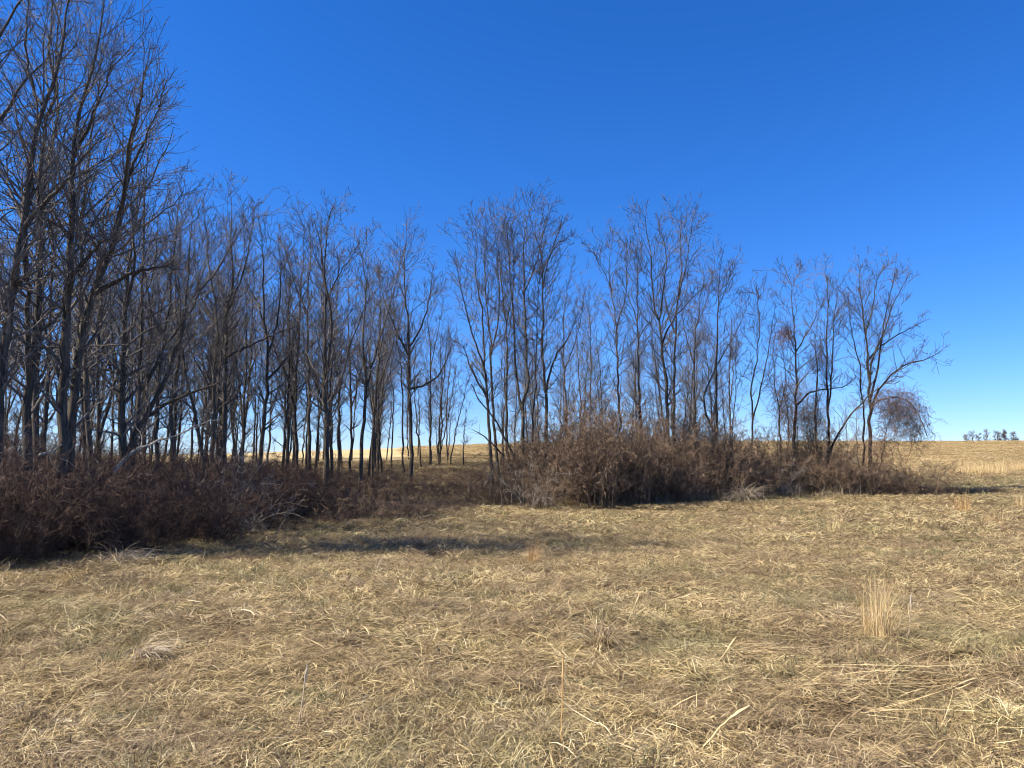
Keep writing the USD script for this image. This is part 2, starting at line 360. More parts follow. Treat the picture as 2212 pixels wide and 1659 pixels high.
T("dark short trunk forking low into a long right-leaning stem", 30.0, 0.085, [(731, 1020), (731, 831), (721, 753), (715, 680), (722, 600)], [[(731, 850), (759, 753), (796, 660), (803, 590)]], 20)
T("forked tree whose stems part well above the brush, left of the tallest centre trunk", 29.0, 0.09, [(780, 1020), (790, 831), (783, 722), (790, 629), (780, 551), (766, 485)], [[(790, 850), (805, 753), (815, 691), (830, 613), (840, 535), (846, 480)]], 21)
T("thin leaning tree beside the forked tree", 33.0, 0.055, [(797, 1020), (815, 831), (820, 722), (822, 640), (815, 560)], [], 22)
T("straight pale-topped tree in the clearing with its foot in plain view", 33.0, 0.105, [(888, 1025), (888, 940), (883, 815), (883, 722), (875, 629), (874, 551), (880, 462)],
  [[(883, 740), (914, 700), (930, 640), (940, 570)], [(884, 760), (850, 700), (828, 640), (818, 590)], [(884, 850), (930, 825), (960, 790), (975, 740)]], 23, t0=0.3)
T("companion trunk close on the left of the clearing tree", 36.0, 0.055, [(871, 1010), (868, 815), (855, 722), (850, 640), (845, 560)], [], 24)
T("slim upright tree in the clearing, right of the pale-topped tree", 42.0, 0.07, [(930, 1000), (930, 880), (930, 753), (924, 675), (936, 600)], [[(930, 800), (948, 720), (962, 660)]], 25)
for k, (pp, Y, lab) in enumerate([
        ([(948, 990), (958, 950), (973, 870), (985, 790)], 42.0, "thin sapling leaning right at the clearing's back edge"),
        ([(975, 990), (988, 920), (1001, 862), (1020, 800)], 42.5, "sapling leaning furthest right against the pale sky of the gap"),
        ([(966, 990), (965, 880), (972, 770), (968, 690)], 44.0, "upright thin sapling between two leaning saplings"),
        ([(1001, 985), (1003, 930), (1008, 880)], 43.0, "shortest twiggy sapling on the field's skyline in the gap"),
        ([(908, 995), (899, 900), (895, 800), (905, 700)], 40.0, "thin dark sapling hard against the clearing tree"),
        ([(846, 990), (850, 880), (842, 780), (846, 690)], 41.0, "thin sapling left of the clearing tree and its companion")]):
    T(lab, Y, 0.05, pp, [], 30 + k, dense=0.9, name="sapling")
# the clump in the middle
T("leftmost wavy tree of the middle clump, beside the gap", 28.0, 0.078, [(1062, 1020), (1058, 955), (1054, 870), (1045, 780), (1042, 691), (1030, 600), (1026, 520), (1008, 465)], [[(1046, 790), (1020, 720), (1000, 640), (985, 560)], [(1052, 860), (1020, 800), (1000, 750), (975, 735)]], 40)
T("second tree of the middle clump, stem straight then bending right at its top", 28.4, 0.072, [(1076, 1020), (1072, 955), (1062, 850), (1060, 740), (1050, 640), (1048, 560), (1064, 470)], [[(1060, 760), (1078, 660), (1075, 560), (1090, 480)]], 41)
T("dark tree at the heart of the middle clump", 28.8, 0.072, [(1100, 1020), (1096, 955), (1094, 860), (1095, 730), (1084, 620), (1078, 530), (1060, 440)], [[(1094, 700), (1110, 600), (1104, 500)]], 42)
T("tree forking in a wide V just above the brambles, tallest of the middle clump", 28.0, 0.09, [(1131, 1020), (1129, 955), (1130, 890), (1141, 820), (1137, 740), (1134, 660), (1131, 560), (1140, 470), (1152, 405)],
  [[(1130, 895), (1118, 840), (1112, 760), (1110, 690), (1102, 590), (1096, 500), (1084, 418)], [(1134, 640), (1160, 560), (1180, 480), (1192, 440)]], 43)
T("right-hand big trunk of the middle clump with a crooked low limb", 28.2, 0.088, [(1180, 1020), (1179, 882), (1173, 742), (1173, 618), (1170, 555), (1150, 490), (1142, 430)],
  [[(1180, 850), (1200, 770), (1223, 736), (1254, 670)], [(1173, 618), (1192, 540), (1222, 470)], [(1172, 590), (1205, 530), (1238, 510)]], 44)
T("thin dark stem between the V-forked tree and the big right trunk", 29.0, 0.05, [(1151, 1020), (1149, 920), (1155, 860), (1160, 700), (1168, 560), (1178, 500)], [], 45)
T("slim tree alone right of the middle clump", 32.0, 0.055, [(1224, 1010), (1222, 860), (1216, 740), (1226, 620), (1235, 570)], [[(1220, 800), (1248, 720), (1262, 640)]], 46)
T("thin upright tree in the dip between the two tall clumps", 33.0, 0.05, [(1277, 1000), (1276, 866), (1276, 726), (1268, 650), (1262, 600)], [], 47)
T("thin tree leaning slightly left in the dip between clumps", 34.0, 0.045, [(1302, 1000), (1299, 866), (1290, 740), (1284, 690)], [], 48)
# right clumps
T("tree with one long limb arching left into open sky", 30.0, 0.07, [(1337, 1010), (1336, 882), (1333, 742), (1328, 680), (1316, 602), (1314, 540), (1310, 505)], [[(1318, 610), (1296, 575), (1262, 530)], [(1330, 700), (1352, 610), (1348, 520)]], 50)
T("straight narrow tree left of the tall curving tree", 30.4, 0.075, [(1384, 1010), (1382, 866), (1378, 742), (1377, 618), (1375, 555), (1368, 500)], [[(1378, 690), (1358, 630), (1340, 580)]], 51)
T("tall curving tree, highest crown right of centre", 30.0, 0.095, [(1446, 1010), (1441, 882), (1431, 758), (1424, 695), (1411, 649), (1406, 555), (1394, 478), (1378, 432)],
  [[(1424, 700), (1437, 602), (1444, 555), (1434, 493), (1422, 450)], [(1428, 730), (1455, 690), (1490, 650), (1530, 610)]], 52)
T("tall tree rising beside the curving tree and topping out level with it", 31.0, 0.085, [(1455, 1010), (1456, 866), (1458, 742), (1463, 649), (1472, 571), (1469, 509), (1464, 445)], [[(1463, 655), (1484, 560), (1492, 500), (1506, 445)], [(1460, 720), (1440, 650), (1432, 580)]], 53)
T("broad-crowned lower tree behind the two tall right-of-centre trees", 32.0, 0.07, [(1498, 1010), (1500, 882), (1500, 758), (1509, 680), (1515, 633), (1522, 560)], [[(1500, 780), (1478, 690), (1472, 620)], [(1504, 720), (1530, 640), (1545, 580)]], 54)
T("straight mast-like tree with a second stem leaning away to the right", 31.0, 0.075, [(1547, 1010), (1548, 866), (1548, 742), (1551, 649), (1556, 586), (1560, 522)], [[(1546, 940), (1524, 866), (1549, 804), (1581, 748), (1616, 690), (1640, 640)], [(1550, 670), (1575, 610), (1590, 560)]], 55)
T("wispy leaning sapling left of the Y-shaped tree", 31.0, 0.03, [(1582, 1000), (1582, 920), (1588, 858), (1590, 780), (1600, 720)], [], 56, name="sapling")
T("Y-shaped tree standing apart with sky round its bare fork", 31.0, 0.058, [(1623, 1000), (1626, 890), (1622, 843), (1630, 811), (1637, 749), (1641, 700), (1638, 640), (1636, 600)], [[(1625, 900), (1641, 858), (1657, 796), (1669, 749), (1680, 690), (1690, 640)]], 57, dense=0.8, t0=0.45)
T("bowed dark stem wrapped in vines right of the Y-shaped tree", 30.6, 0.05, [(1688, 1010), (1683, 890), (1673, 827), (1669, 765), (1678, 710)], [[(1680, 880), (1700, 810), (1690, 740)]], 58, dense=0.8)
T("tree with a forked broom-like top above the tangled vines", 31.0, 0.085, [(1714, 1010), (1719, 900), (1721, 858), (1719, 765), (1713, 687), (1710, 619), (1698, 568)],
  [[(1711, 625), (1722, 600), (1740, 570)], [(1721, 880), (1760, 845), (1825, 835), (1862, 810)], [(1718, 760), (1745, 710), (1770, 650)]], 59, t0=0.42)
T("vine-wrapped short tree between the broom-topped tree and the double-stemmed tree", 31.4, 0.055, [(1762, 1010), (1763, 890), (1766, 827), (1760, 749), (1766, 690)], [], 60, dense=0.8)
T("double-stemmed tree left of the end tree, both stems nearly upright", 31.0, 0.075, [(1790, 1020), (1789, 920), (1787, 827), (1786, 734), (1788, 656), (1784, 594), (1775, 560)],
  [[(1789, 900), (1797, 843), (1806, 718), (1812, 671), (1826, 610)], [(1792, 985), (1816, 917), (1847, 874), (1880, 840), (1915, 822)]], 61, t0=0.42)
T("end tree at the right of the wood with limbs fanning over the field", 31.0, 0.10, [(1881, 1050), (1880, 970), (1879, 889), (1875, 765), (1868, 718), (1862, 656), (1856, 594), (1857, 550)],
  [[(1879, 830), (1884, 774), (1909, 718), (1921, 672), (1940, 630), (1962, 590)], [(1876, 790), (1890, 760), (1935, 727), (1985, 700), (2005, 690)], [(1879, 880), (1921, 815), (1968, 783), (2015, 771), (2046, 745)],
   [(1868, 718), (1880, 680), (1893, 600), (1925, 568)], [(1879, 860), (1898, 780), (1910, 690), (1935, 590)]], 62, t0=0.45, dense=1.1)
T("thinner companion stem just left of the end tree", 31.3, 0.055, [(1867, 1050), (1866, 970), (1865, 889), (1856, 796), (1843, 727), (1834, 672), (1832, 620)], [], 63, t0=0.45)
T("short sapling leaning out right of the end tree's foot", 30.7, 0.045, [(1890, 1048), (1906, 983), (1915, 936), (1922, 905), (1935, 860)], [], 64, name="sapling", t0=0.5)

# ------------------------------------------------------------------ the grove behind: copies of ten trees of one kind
def kind_of_tree(k, H, r, forks, dense, fine):
    rng = np.random.default_rng(500 + k)
    c = stage.CreateClassPrim(f"/World/_grove_tree_{k}")
    n = 22
    t = np.linspace(0, 1, n)
    lean = rng.normal(size=2) * 0.25
    P = np.stack([lean[0] * t + 0.12 * np.sin(t * 5 + k), lean[1] * t + 0.12 * np.cos(t * 4 + k), H * t - 0.15], 1) + rng.normal(size=(n, 3)) * 0.025
    R = 0.9 * r * (1 - t) ** 0.95 + 0.005
    vf, nm = tubes(P[None], R[None], 7, True)
    put("trunk", vf, M_BARK, c, normals=nm)
    stems = [(P, R, 0.2)]
    for _ in range(forks):
        i = int(rng.integers(5, 12))
        d = unit(np.array([rng.normal() * 0.35, rng.normal() * 0.35, 1.0]))
        L = (H - P[i][2]) * rng.uniform(0.75, 0.95)
        w = np.linspace(0, 1, 14)[:, None]
        LP = P[i] + L * w * d + np.concatenate([np.zeros((1, 3)), rng.normal(size=(13, 3)) * 0.03]) + (w - w ** 2) * rng.normal(size=3) * 0.4
        LR = R[i] * 0.75 * (1 - w[:, 0]) ** 0.9 + 0.005
        vf, nm = tubes(LP[None], LR[None], 6, True)
        put("limb", vf, M_BARK, c, normals=nm)
        stems.append((LP, LR, 0.2))
    vf, _ = crown_of(stems, rng, dense, fine * (1.0 if Y < 20 else 0.88), twig_r=0.0062)
    put("crown", vf, M_TWIG, c)
    return c

KINDS = [kind_of_tree(k, H, r, fk, d, fn) for k, (H, r, fk, d, fn) in enumerate([(10.5, 0.085, 1, 1.0, 0.95), (11.5, 0.10, 2, 0.9, 0.9), (9.5, 0.07, 0, 1.2, 1.0), (11, 0.08, 1, 1.0, 0.95), (10, 0.09, 2, 0.85, 0.9),
    (8.5, 0.06, 0, 1.2, 1.0), (10.8, 0.075, 0, 1.1, 0.95), (9.8, 0.08, 1, 1.0, 0.95), (7.0, 0.05, 0, 1.2, 1.0), (11.2, 0.095, 1, 0.95, 0.95)])]

def copy(kind, name, p, rz, s, label, cat, group, tilt=(0, 0)):
    x = UsdGeom.Xform.Define(stage, numbered(name))
    x.AddTranslateOp().Set(Gf.Vec3d(*map(float, p)))
    x.AddRotateXYZOp().Set(Gf.Vec3f(tilt[0], tilt[1], rz))
    x.AddScaleOp().Set(Gf.Vec3f(*np.broadcast_to(np.asarray(s, float), 3).tolist()))
    x.GetPrim().GetReferences().AddInternalReference(kind.GetPath())
    x.GetPrim().SetInstanceable(True)
    return tag(x.GetPrim(), label, cat, group)

rng = np.random.default_rng(7)
placed = []
def scatter_trees(us, Ys, count, gap, size, label, group, kinds=None, tries=4000):
    n = 0
    for _ in range(tries):
        if n == count:
            break
        u, Y = rng.uniform(*us), math.sqrt(rng.uniform(Ys[0] ** 2, Ys[1] ** 2))
        p = ground_at(u, Y)
        if any((p[0] - q[0]) ** 2 + (p[1] - q[1]) ** 2 < gap ** 2 for q in placed):
            continue
        placed.append(p)
        s = rng.uniform(*size)
        k = KINDS[int(rng.choice(kinds if kinds is not None else 10))]
        copy(k, "slender_tree", p, rng.uniform(0, 360), (s * rng.uniform(0.8, 1.1),) * 2 + (s,), label, "tree", group, rng.normal(size=2) * 2.2)
        n += 1
scatter_trees((-1500, -170), (15, 27), 16, 1.3, (0.85, 1.05), "bare tree of the grove left of the frame", "grove trees left of the frame")
scatter_trees((-120, 330), (17, 30), 18, 1.2, (0.85, 1.05), "slender bare tree crowded behind the big trunks at far left", "grove trees behind the big left trunks")
scatter_trees((-100, 520), (26, 50), 42, 1.1, (0.85, 1.05), "slender bare tree deep in the left grove against low sky", "trees deep in the left grove")
scatter_trees((430, 830), (28, 50), 38, 1.1, (0.78, 1.0), "slender bare tree among the close trunks between left thicket and clearing", "trees between the left thicket and the clearing")
scatter_trees((780, 965), (38, 52), 14, 0.9, (0.62, 0.85), "thin bare tree at the back of the clearing", "trees at the back of the clearing", [2, 5, 6, 8])
scatter_trees((1060, 1330), (33, 42), 20, 0.9, (0.55, 0.8), "thin bare tree behind the middle clump and its brambles", "trees behind the middle clump", [2, 5, 6, 7, 8])
scatter_trees((1330, 1580), (33, 41), 20, 0.9, (0.6, 0.85), "thin bare tree behind the tall right-of-centre trees", "trees behind the right-of-centre trees", [0, 2, 5, 6, 7, 8])
scatter_trees((1660, 1860), (32.5, 38), 6, 0.9, (0.42, 0.6), "small bare tree among vines behind the end trees", "small trees behind the end trees", [2, 5, 6, 8])

# far trees on the skyline, right
def skyline_tree(k, u, w_px, top_px, label, dense):
    Y = 250.0
    rng = np.random.default_rng(900 + k)
    f = ground_at(u, Y)
    H = at(u, top_px, Y)[2] - f[2]
    W = w_px / FPX * Y
    prim = thing("skyline_tree", label, "tree", f)
    t = np.linspace(0, 1, 10)
    P = f + np.stack([0.2 * np.sin(t * 4 + k), 0 * t, H * 0.85 * t], 1)
    R = 0.28 * (1 - 0.85 * t)
    put("trunk", tubes(P[None], R[None], 6), M_BARK, prim, f)
    B, BR = spawn(P[None], R[None], int(22 * dense), rng, 0.3, 1.0, (W * 0.45, W * 0.7), (35, 70), 0.10, 0.15, 7, 0.55, 0.05, 0.14, 0.4)
    C, CR = spawn(B, BR, 5, rng, 0.2, 1.0, (W * 0.14, W * 0.3), (30, 65), 0.06, 0.2, 5, 0.6, 0.035, 0.08, 0.5)
    D, DR = spawn(C, CR, int(4 * dense), rng, 0.2, 1.0, (0.5, 1.2), (30, 65), 0.05, 0.2, 3, 0.7, 0.022, 0.05, 0.6)
    put("crown", join([tubes(B, BR, 4), tubes(C, CR, 3), tubes(D, DR, 3)]), M_TWIG, prim, f)
for k, a in enumerate([(2090, 20, 934, "low shrubby tree at the left end of the far skyline row", 1.0), (2104, 26, 927, "rounded far tree, second from the left on the skyline", 0.8), (2118, 18, 930, "narrow far tree third from the left on the skyline", 0.9),
                       (2135, 30, 925, "widest far tree at the middle of the skyline row", 0.8), (2156, 22, 928, "dense dark far tree right of the widest one", 1.3),
                       (2170, 20, 926, "densest upright far tree in the skyline row", 1.5), (2192, 22, 930, "separate bushy far tree at the right end of the skyline row", 1.2), (2202, 12, 940, "small leaning far tree touching the separate bushy one", 1.2)]):
    skyline_tree(k, *a)

# ------------------------------------------------------------------ brambles
def bramble_mesh(seed, H=1.8, W=0.8, canes=55, twigs=5.0, tw=0.0045, upright=0.0):
    rng = np.random.default_rng(seed)
    n = 9
    a = rng.uniform(0, 2 * np.pi, canes)
    base = np.stack([np.cos(a), np.sin(a), 0 * a], 1) * (W * 0.55 * np.sqrt(rng.uniform(0, 1, canes)))[:, None]
    out = unit(np.stack([np.cos(a) + rng.normal(size=canes) * 0.6, np.sin(a) + rng.normal(size=canes) * 0.6, 0 * a], 1))
    tilt = rng.uniform(0.05, 0.75 * (1 - upright), canes)[:, None]
    d = unit(out * tilt + [0, 0, 1.0])
    L = H * rng.uniform(0.6, 1.45, canes)
    bend = (rng.uniform(0.0, 1.0, canes) ** 2.5 * 0.30)[:, None] * (1 - 0.7 * upright)
    pts = [base - [0, 0, 0.08]]
    for i in range(n - 1):
        d = unit(d + bend * (i / 3.0) * (0.8 * out - [0, 0, 0.75]) + rng.normal(size=(canes, 3)) * 0.09)
        q = pts[-1] + d * (L / (n - 1))[:, None]
        q[:, 2] = np.maximum(q[:, 2], 0.03)
        pts.append(q)
    P = np.stack(pts, 1)
    R = rng.uniform(0.0035, 0.0075, canes)[:, None] * np.linspace(1, 0.4, n)[None]
    B, BR = spawn(P, R, np.maximum(3, (L * twigs).astype(int)), rng, 0.12, 1.0, (0.15, 0.55), (35, 85), 0.02, 0.16, 4, 0.7, tw, 0.006, 0.5)
    C, CR = spawn(B, BR, 5, rng, 0.1, 1.0, (0.05, 0.2), (35, 85), 0.0, 0.2, 2, 0.8, tw * 0.85, 0.005, 0.6)
    return join([tubes(P, R, 4), tubes(B, BR, 3), tubes(C, CR, 3)])

def blades(rng, N, radius, length, width, elev, droop, az=None, az_spread=180, nseg=3, root=None, z0=0.0):
    """Thin tapering blades rooted in a disc; elev: starting angle above the ground; droop: how far they bend down along their length."""
    if root is None:
        a, q = rng.uniform(0, 2 * np.pi, N), radius * np.sqrt(rng.uniform(0, 1, N))
        root = np.stack([q * np.cos(a), q * np.sin(a), rng.uniform(-0.005, z0, N)], 1)
    th = np.radians(rng.uniform(-az_spread, az_spread, N)) + (0 if az is None else az)
    L, W = rng.uniform(*length, N), rng.uniform(*width, N)
    e, dr = np.radians(rng.uniform(*elev, N)), np.radians(rng.uniform(*droop, N))
    c = rng.normal(size=N) * 0.12
    side = np.stack([-np.sin(th), np.cos(th), rng.normal(size=N) * 0.5], 1)
    side = unit(side)
    pts = [root]
    for k in range(nseg):
        ee = e - dr * (k / max(1, nseg - 1))
        tt = th + c * k
        d = np.stack([np.cos(tt) * np.cos(ee), np.sin(tt) * np.cos(ee), np.sin(ee)], 1)
        q = pts[-1] + d * (L / nseg)[:, None]
        q[:, 2] = np.maximum(q[:, 2], 0.004 + rng.uniform(0, 0.012, N))
        pts.append(q)
    wid = [0.8, 1.0, 0.8, 0.5, 0.4][:nseg] if nseg > 1 else [1.0]
    V = []
    for k in range(nseg):
        V += [pts[k] - side * (W * wid[k] / 2)[:, None], pts[k] + side * (W * wid[k] / 2)[:, None]]
    V.append(pts[nseg])
    V = np.stack(V, 1)
    m = V.shape[1]
    tri = []
    for k in range(nseg - 1):
        tri += [(2 * k, 2 * k + 1, 2 * k + 3), (2 * k, 2 * k + 3, 2 * k + 2)]
    tri.append((2 * nseg - 2, 2 * nseg - 1, 2 * nseg))
    F = (np.array(tri)[None] + (np.arange(N) * m)[:, None, None]).reshape(-1, 3)
    tint = np.repeat(np.clip(rng.normal(0.55, 0.34, N), 0, 1), m)
    return V.reshape(-1, 3), F, tint

def blend(*bs):
    v, f = join([(b[0], b[1]) for b in bs])
    return v, f, np.concatenate([b[2] for b in bs])

def instancer(name, protos, pos, idx, rz, scale, label, cat, mats):
    """A PointInstancer of ground cover. protos: (v, f, tint or None)."""
    path = numbered(name)
    pi = UsdGeom.PointInstancer.Define(stage, path)
    rel = pi.CreatePrototypesRel()
    for k, (pr, m) in enumerate(zip(protos, mats)):
        q = put(f"piece", (pr[0], pr[1]), m, pi.GetPrim(), tint=pr[2] if len(pr) > 2 else None)
        rel.AddTarget(q.GetPath())
    pi.CreatePositionsAttr(Vt.Vec3fArray.FromNumpy(np.asarray(pos, np.float32)))
    pi.CreateProtoIndicesAttr(Vt.IntArray.FromNumpy(np.asarray(idx, np.int32)))
    h = np.asarray(rz) / 2
    pi.CreateOrientationsAttr(Vt.QuathArray([Gf.Quath(float(math.cos(a)), 0, 0, float(math.sin(a))) for a in h]))
    s = np.asarray(scale, np.float32)
    if s.ndim == 1:
        s = np.repeat(s[:, None], 3, 1)
    pi.CreateScalesAttr(Vt.Vec3fArray.FromNumpy(np.ascontiguousarray(s)))
    return tag(pi.GetPrim(), label, cat, kind="stuff")

rng = np.random.default_rng(21)
def filled(poly, gap, jitter=0.4):
    """Points on a jittered grid inside a polygon of ground points (x, y)."""
    from shapely import Polygon, Point, prepare
    P = Polygon(poly); prepare(P)
    x0, y0, x1, y1 = P.bounds
    out = []
    for x in np.arange(x0, x1, gap):
        for y in np.arange(y0, y1, gap):
            q = (x + rng.normal() * gap * jitter, y + rng.normal() * gap * jitter)
            if P.contains(Point(q)):
                out.append(q)
    return np.array(out), P
def xy(u, Y):
    return tuple(ground_at(u, Y)[:2])

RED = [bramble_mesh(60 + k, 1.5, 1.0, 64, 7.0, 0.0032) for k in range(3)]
BROWN = [bramble_mesh(70 + k, 1.7, 1.0, 62, 5.0, 0.0055, (0.35, 0.6, 0.75)[k]) for k in range(3)]

PALE = bramble_mesh(77, 1.5, 1.1, 14, 4.0, 0.004, 0.2)

left_edge = [(-24, 9.0), (-12.5, 9.6), xy(-160, 11.6), xy(0, 12.0), xy(230, 13.2), xy(430, 15.0), xy(570, 17.8), xy(670, 21.0), xy(700, 25), xy(620, 31), xy(330, 33), xy(-160, 30), (-24, 20)]
pts, poly = filled(left_edge, 1.0)
Yd = pts[:, 1]
sz = np.clip(rng.normal(1.0, 0.2, len(pts)), 0.6, 1.45)
u_of = CX + FPX * pts[:, 0] / Yd
u_of = np.maximum(u_of, -100)
hgt = np.interp(u_of, [-100, 60, 200, 450, 600, 700, 760], [1.32, 1.30, 1.18, 1.10, 1.05, 0.95, 0.6]) * np.where(Yd > 24, 0.75, 1.0)
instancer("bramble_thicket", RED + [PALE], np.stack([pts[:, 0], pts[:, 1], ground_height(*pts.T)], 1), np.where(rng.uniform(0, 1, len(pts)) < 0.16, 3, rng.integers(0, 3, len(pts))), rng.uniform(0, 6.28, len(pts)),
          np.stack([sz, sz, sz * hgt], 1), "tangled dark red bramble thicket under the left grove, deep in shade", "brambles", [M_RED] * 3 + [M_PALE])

right_edge = [xy(1060, 25.2), xy(1180, 25.0), xy(1400, 26.6), xy(1600, 27.8), xy(1700, 29.0), xy(1900, 30.5), xy(1985, 30.8), xy(1960, 33), xy(1850, 33.8), xy(1600, 33.5), xy(1350, 32.5), xy(1200, 31.5), xy(1085, 30)]
pts, poly = filled(right_edge, 0.9)
u_of = CX + FPX * pts[:, 0] / pts[:, 1]
sz = np.clip(rng.normal(0.97, 0.2, len(pts)), 0.6, 1.4)
hgt = np.interp(u_of, [1060, 1110, 1180, 1250, 1340, 1420, 1500, 1580, 1650, 1720, 1780, 1830, 1880, 1980], [0.75, 0.95, 1.1, 1.45, 1.5, 1.4, 1.35, 1.1, 0.95, 1.2, 1.35, 0.95, 0.6, 0.5])
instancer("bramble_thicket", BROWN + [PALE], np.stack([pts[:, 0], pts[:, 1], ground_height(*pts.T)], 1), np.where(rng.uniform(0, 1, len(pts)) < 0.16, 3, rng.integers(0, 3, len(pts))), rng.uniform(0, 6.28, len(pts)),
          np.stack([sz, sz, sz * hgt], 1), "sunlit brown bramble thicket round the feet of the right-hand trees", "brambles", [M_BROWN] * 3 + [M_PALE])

# low brush on the floor of the clearing
clearing = [xy(560, 17.6), xy(640, 19.4), xy(790, 20.5), xy(1000, 23.5), xy(1065, 26.5), xy(1075, 33), xy(1000, 40), xy(800, 42), xy(690, 32), xy(690, 25), xy(650, 20.8)]
pts, poly = filled(clearing, 0.8)
u_of = CX + FPX * pts[:, 0] / pts[:, 1]
sz = rng.uniform(0.5, 1.05, len(pts)) * np.interp(u_of, [560, 700, 800, 900, 1000, 1060], [1.35, 1.3, 1.05, 0.75, 0.8, 1.15]) * np.where(pts[:, 1] > 33, 0.7, 1)
instancer("low_brush", [bramble_mesh(80 + k, 0.75, 1.3, 26, 6.0, 0.0045) for k in range(3)], np.stack([pts[:, 0], pts[:, 1], ground_height(*pts.T)], 1), rng.integers(0, 3, len(pts)), rng.uniform(0, 6.28, len(pts)),
          np.stack([sz * 1.1, sz * 1.1, sz * rng.uniform(0.6, 1.2, len(pts))], 1), "low brown brush and litter on the floor of the clearing", "brush", [M_BROWN, M_RED, M_BROWN])

def bush(name, label, u, Y, H, W, canes, m, seed, twigs=5.0, upright=0.0):
    f = ground_at(u, Y)
    p = thing(name, label, "bush", f)
    rng = np.random.default_rng(seed)
    v, fc = bramble_mesh(seed, H, W, canes, twigs, 0.0045, upright)
    put("canes", (v + f, fc), m, p, f)
bush("bramble_bush", "rounded bramble bush at the far right end of the thicket, arching over the field", 1960, 30.8, 1.5, 2.2, 95, M_BROWN, 101)
bush("bramble_bush", "low open bramble bush outermost on the field side", 2005, 31.2, 0.85, 1.4, 45, M_BROWN, 102)
bush("bramble_bush", "dense bush at the feet of the end tree", 1850, 30.2, 1.2, 1.3, 60, M_BROWN, 103)
bush("bramble_bush", "tall dark red bramble mound against the left frame edge", 20, 13.0, 2.0, 1.6, 90, M_RED, 104, 6.5)
bush("bramble_bush", "bramble mound round the straight trunk in mid grove", 672, 25.5, 1.7, 1.2, 70, M_RED, 105, 6.0)

# tangles of vines in the right-hand trees
def tangle(label, blobs, n, Y, seed, trunk=None, name="vine_tangle"):
    rng = np.random.default_rng(seed)
    c0 = at(blobs[0][0], blobs[0][1], Y)
    prim = thing(name, label, "vines", c0)
    P = []
    for (u, v, ru, rv, wgt) in blobs:
        c = at(u, v, Y); k = int(n * wgt)
        R3 = np.array([ru / FPX * Y, 0.8 * ru / FPX * Y, rv / FPX * Y])
        q = c + unit(rng.normal(size=(k, 3))) * (rng.uniform(0, 1, k) ** 0.5)[:, None] * R3
        d = unit(rng.normal(size=(k, 3)))
        pts = [q]
        for i in range(7):
            d = unit(d + rng.normal(size=(k, 3)) * 0.4 - [0, 0, 0.12])
            pts.append(pts[-1] + d * rng.uniform(0.06, 0.16, k)[:, None])
        P.append(np.stack(pts, 1))
    P = np.concatenate(P)
    R = np.full(P.shape[:2], 0.0055) * np.linspace(1.2, 0.6, 8)[None]
    C, CR = spawn(P, R, 2, rng, 0.1, 1.0, (0.08, 0.3), (30, 80), -0.04, 0.25, 3, 0.8, 0.004, 0.005, 0.7)
    put("tendrils", join([tubes(P, R, 3), tubes(C, CR, 3)]), M_VINE, prim, c0)
    if trunk:
        S = smooth_path([at(u, v, Y) for u, v in trunk], 14, rng, 0.02)
        put("vine_stem", tubes(S[None], np.linspace(0.035, 0.015, 14)[None], 6), M_VINE, prim, c0)
tangle("dark hanging tangle of vines on the right side of the end tree", [(1925, 868, 48, 36, 0.30), (1958, 890, 46, 46, 0.28), (1985, 930, 30, 45, 0.12), (1925, 925, 55, 50, 0.18), (1905, 975, 48, 45, 0.12)], 1050, 30.6, 1, [(1880, 885), (1905, 862), (1945, 858), (1980, 890), (2000, 940)])
tangle("vine tangle wrapped round the broom-topped tree and the bowed stem", [(1700, 880, 30, 60, 0.5), (1685, 840, 20, 40, 0.2), (1735, 900, 30, 50, 0.3)], 430, 30.6, 2, [(1700, 1010), (1702, 900), (1690, 830)])
tangle("vine tangle climbing the vine-wrapped short tree", [(1765, 890, 14, 70, 0.6), (1768, 780, 20, 45, 0.4)], 320, 31.2, 3, [(1766, 1010), (1762, 900), (1768, 780)])
tangle("small dark twig knot high at the bowed vine-wrapped stem", [(1690, 722, 22, 14, 1.0)], 110, 30.7, 4)

# limbs and sticks lying about
def stick(name, label, pts, Ys, r, m, seed, twigs=8, cat="branch"):
    rng = np.random.default_rng(seed)
    Q = [at(u, v, Y) for (u, v), Y in zip(pts, np.linspace(Ys[0], Ys[1], len(pts)))]
    prim = thing(name, label, cat, Q[0])
    P = smooth_path(Q, 14, rng, 0.012)
    R = r * np.linspace(1, 0.3, 14)
    put("stem", tubes(P[None], R[None], 6), m, prim, Q[0])
    if twigs:
        B, BR = spawn(P[None], R[None], twigs, rng, 0.3, 1.0, (0.3, 0.8), (25, 60), 0.03, 0.2, 6, 0.5, 0.004, 0.01, 0.5)
        put("twigs", tubes(B, BR, 3), m, prim, Q[0])
stick("fallen_limb", "pale bare fallen limb propped diagonally across the dark trunks", [(243, 1022), (262, 1000), (300, 967), (345, 952), (395, 935), (432, 915), (475, 905)], (15.2, 16.4), 0.035, M_PALE, 201)
stick("fallen_limb", "short pale broken limb beside the heavy left trunk", [(85, 985), (110, 975), (137, 962)], (12.4, 12.9), 0.022, M_PALE, 202, 3)
stick("leaning_pole", "dark dead limb leaning steeply left out of the middle clump", [(1112, 995), (1085, 935), (1060, 895), (1038, 868), (1018, 828)], (27.6, 27.0), 0.05, M_BARK, 203, 10)
stick("leaning_pole", "second, lower dark dead limb poking left into the gap", [(1090, 985), (1062, 958), (1040, 938), (1022, 929)], (27.7, 27.2), 0.035, M_BARK, 204, 5)
stick("pale_cane", "straight pale cane leaning right at the thicket's lit front", [(582, 1180), (600, 1148), (620, 1115), (636, 1090)], (16.6, 16.8), 0.012, M_PALE, 205, 0)
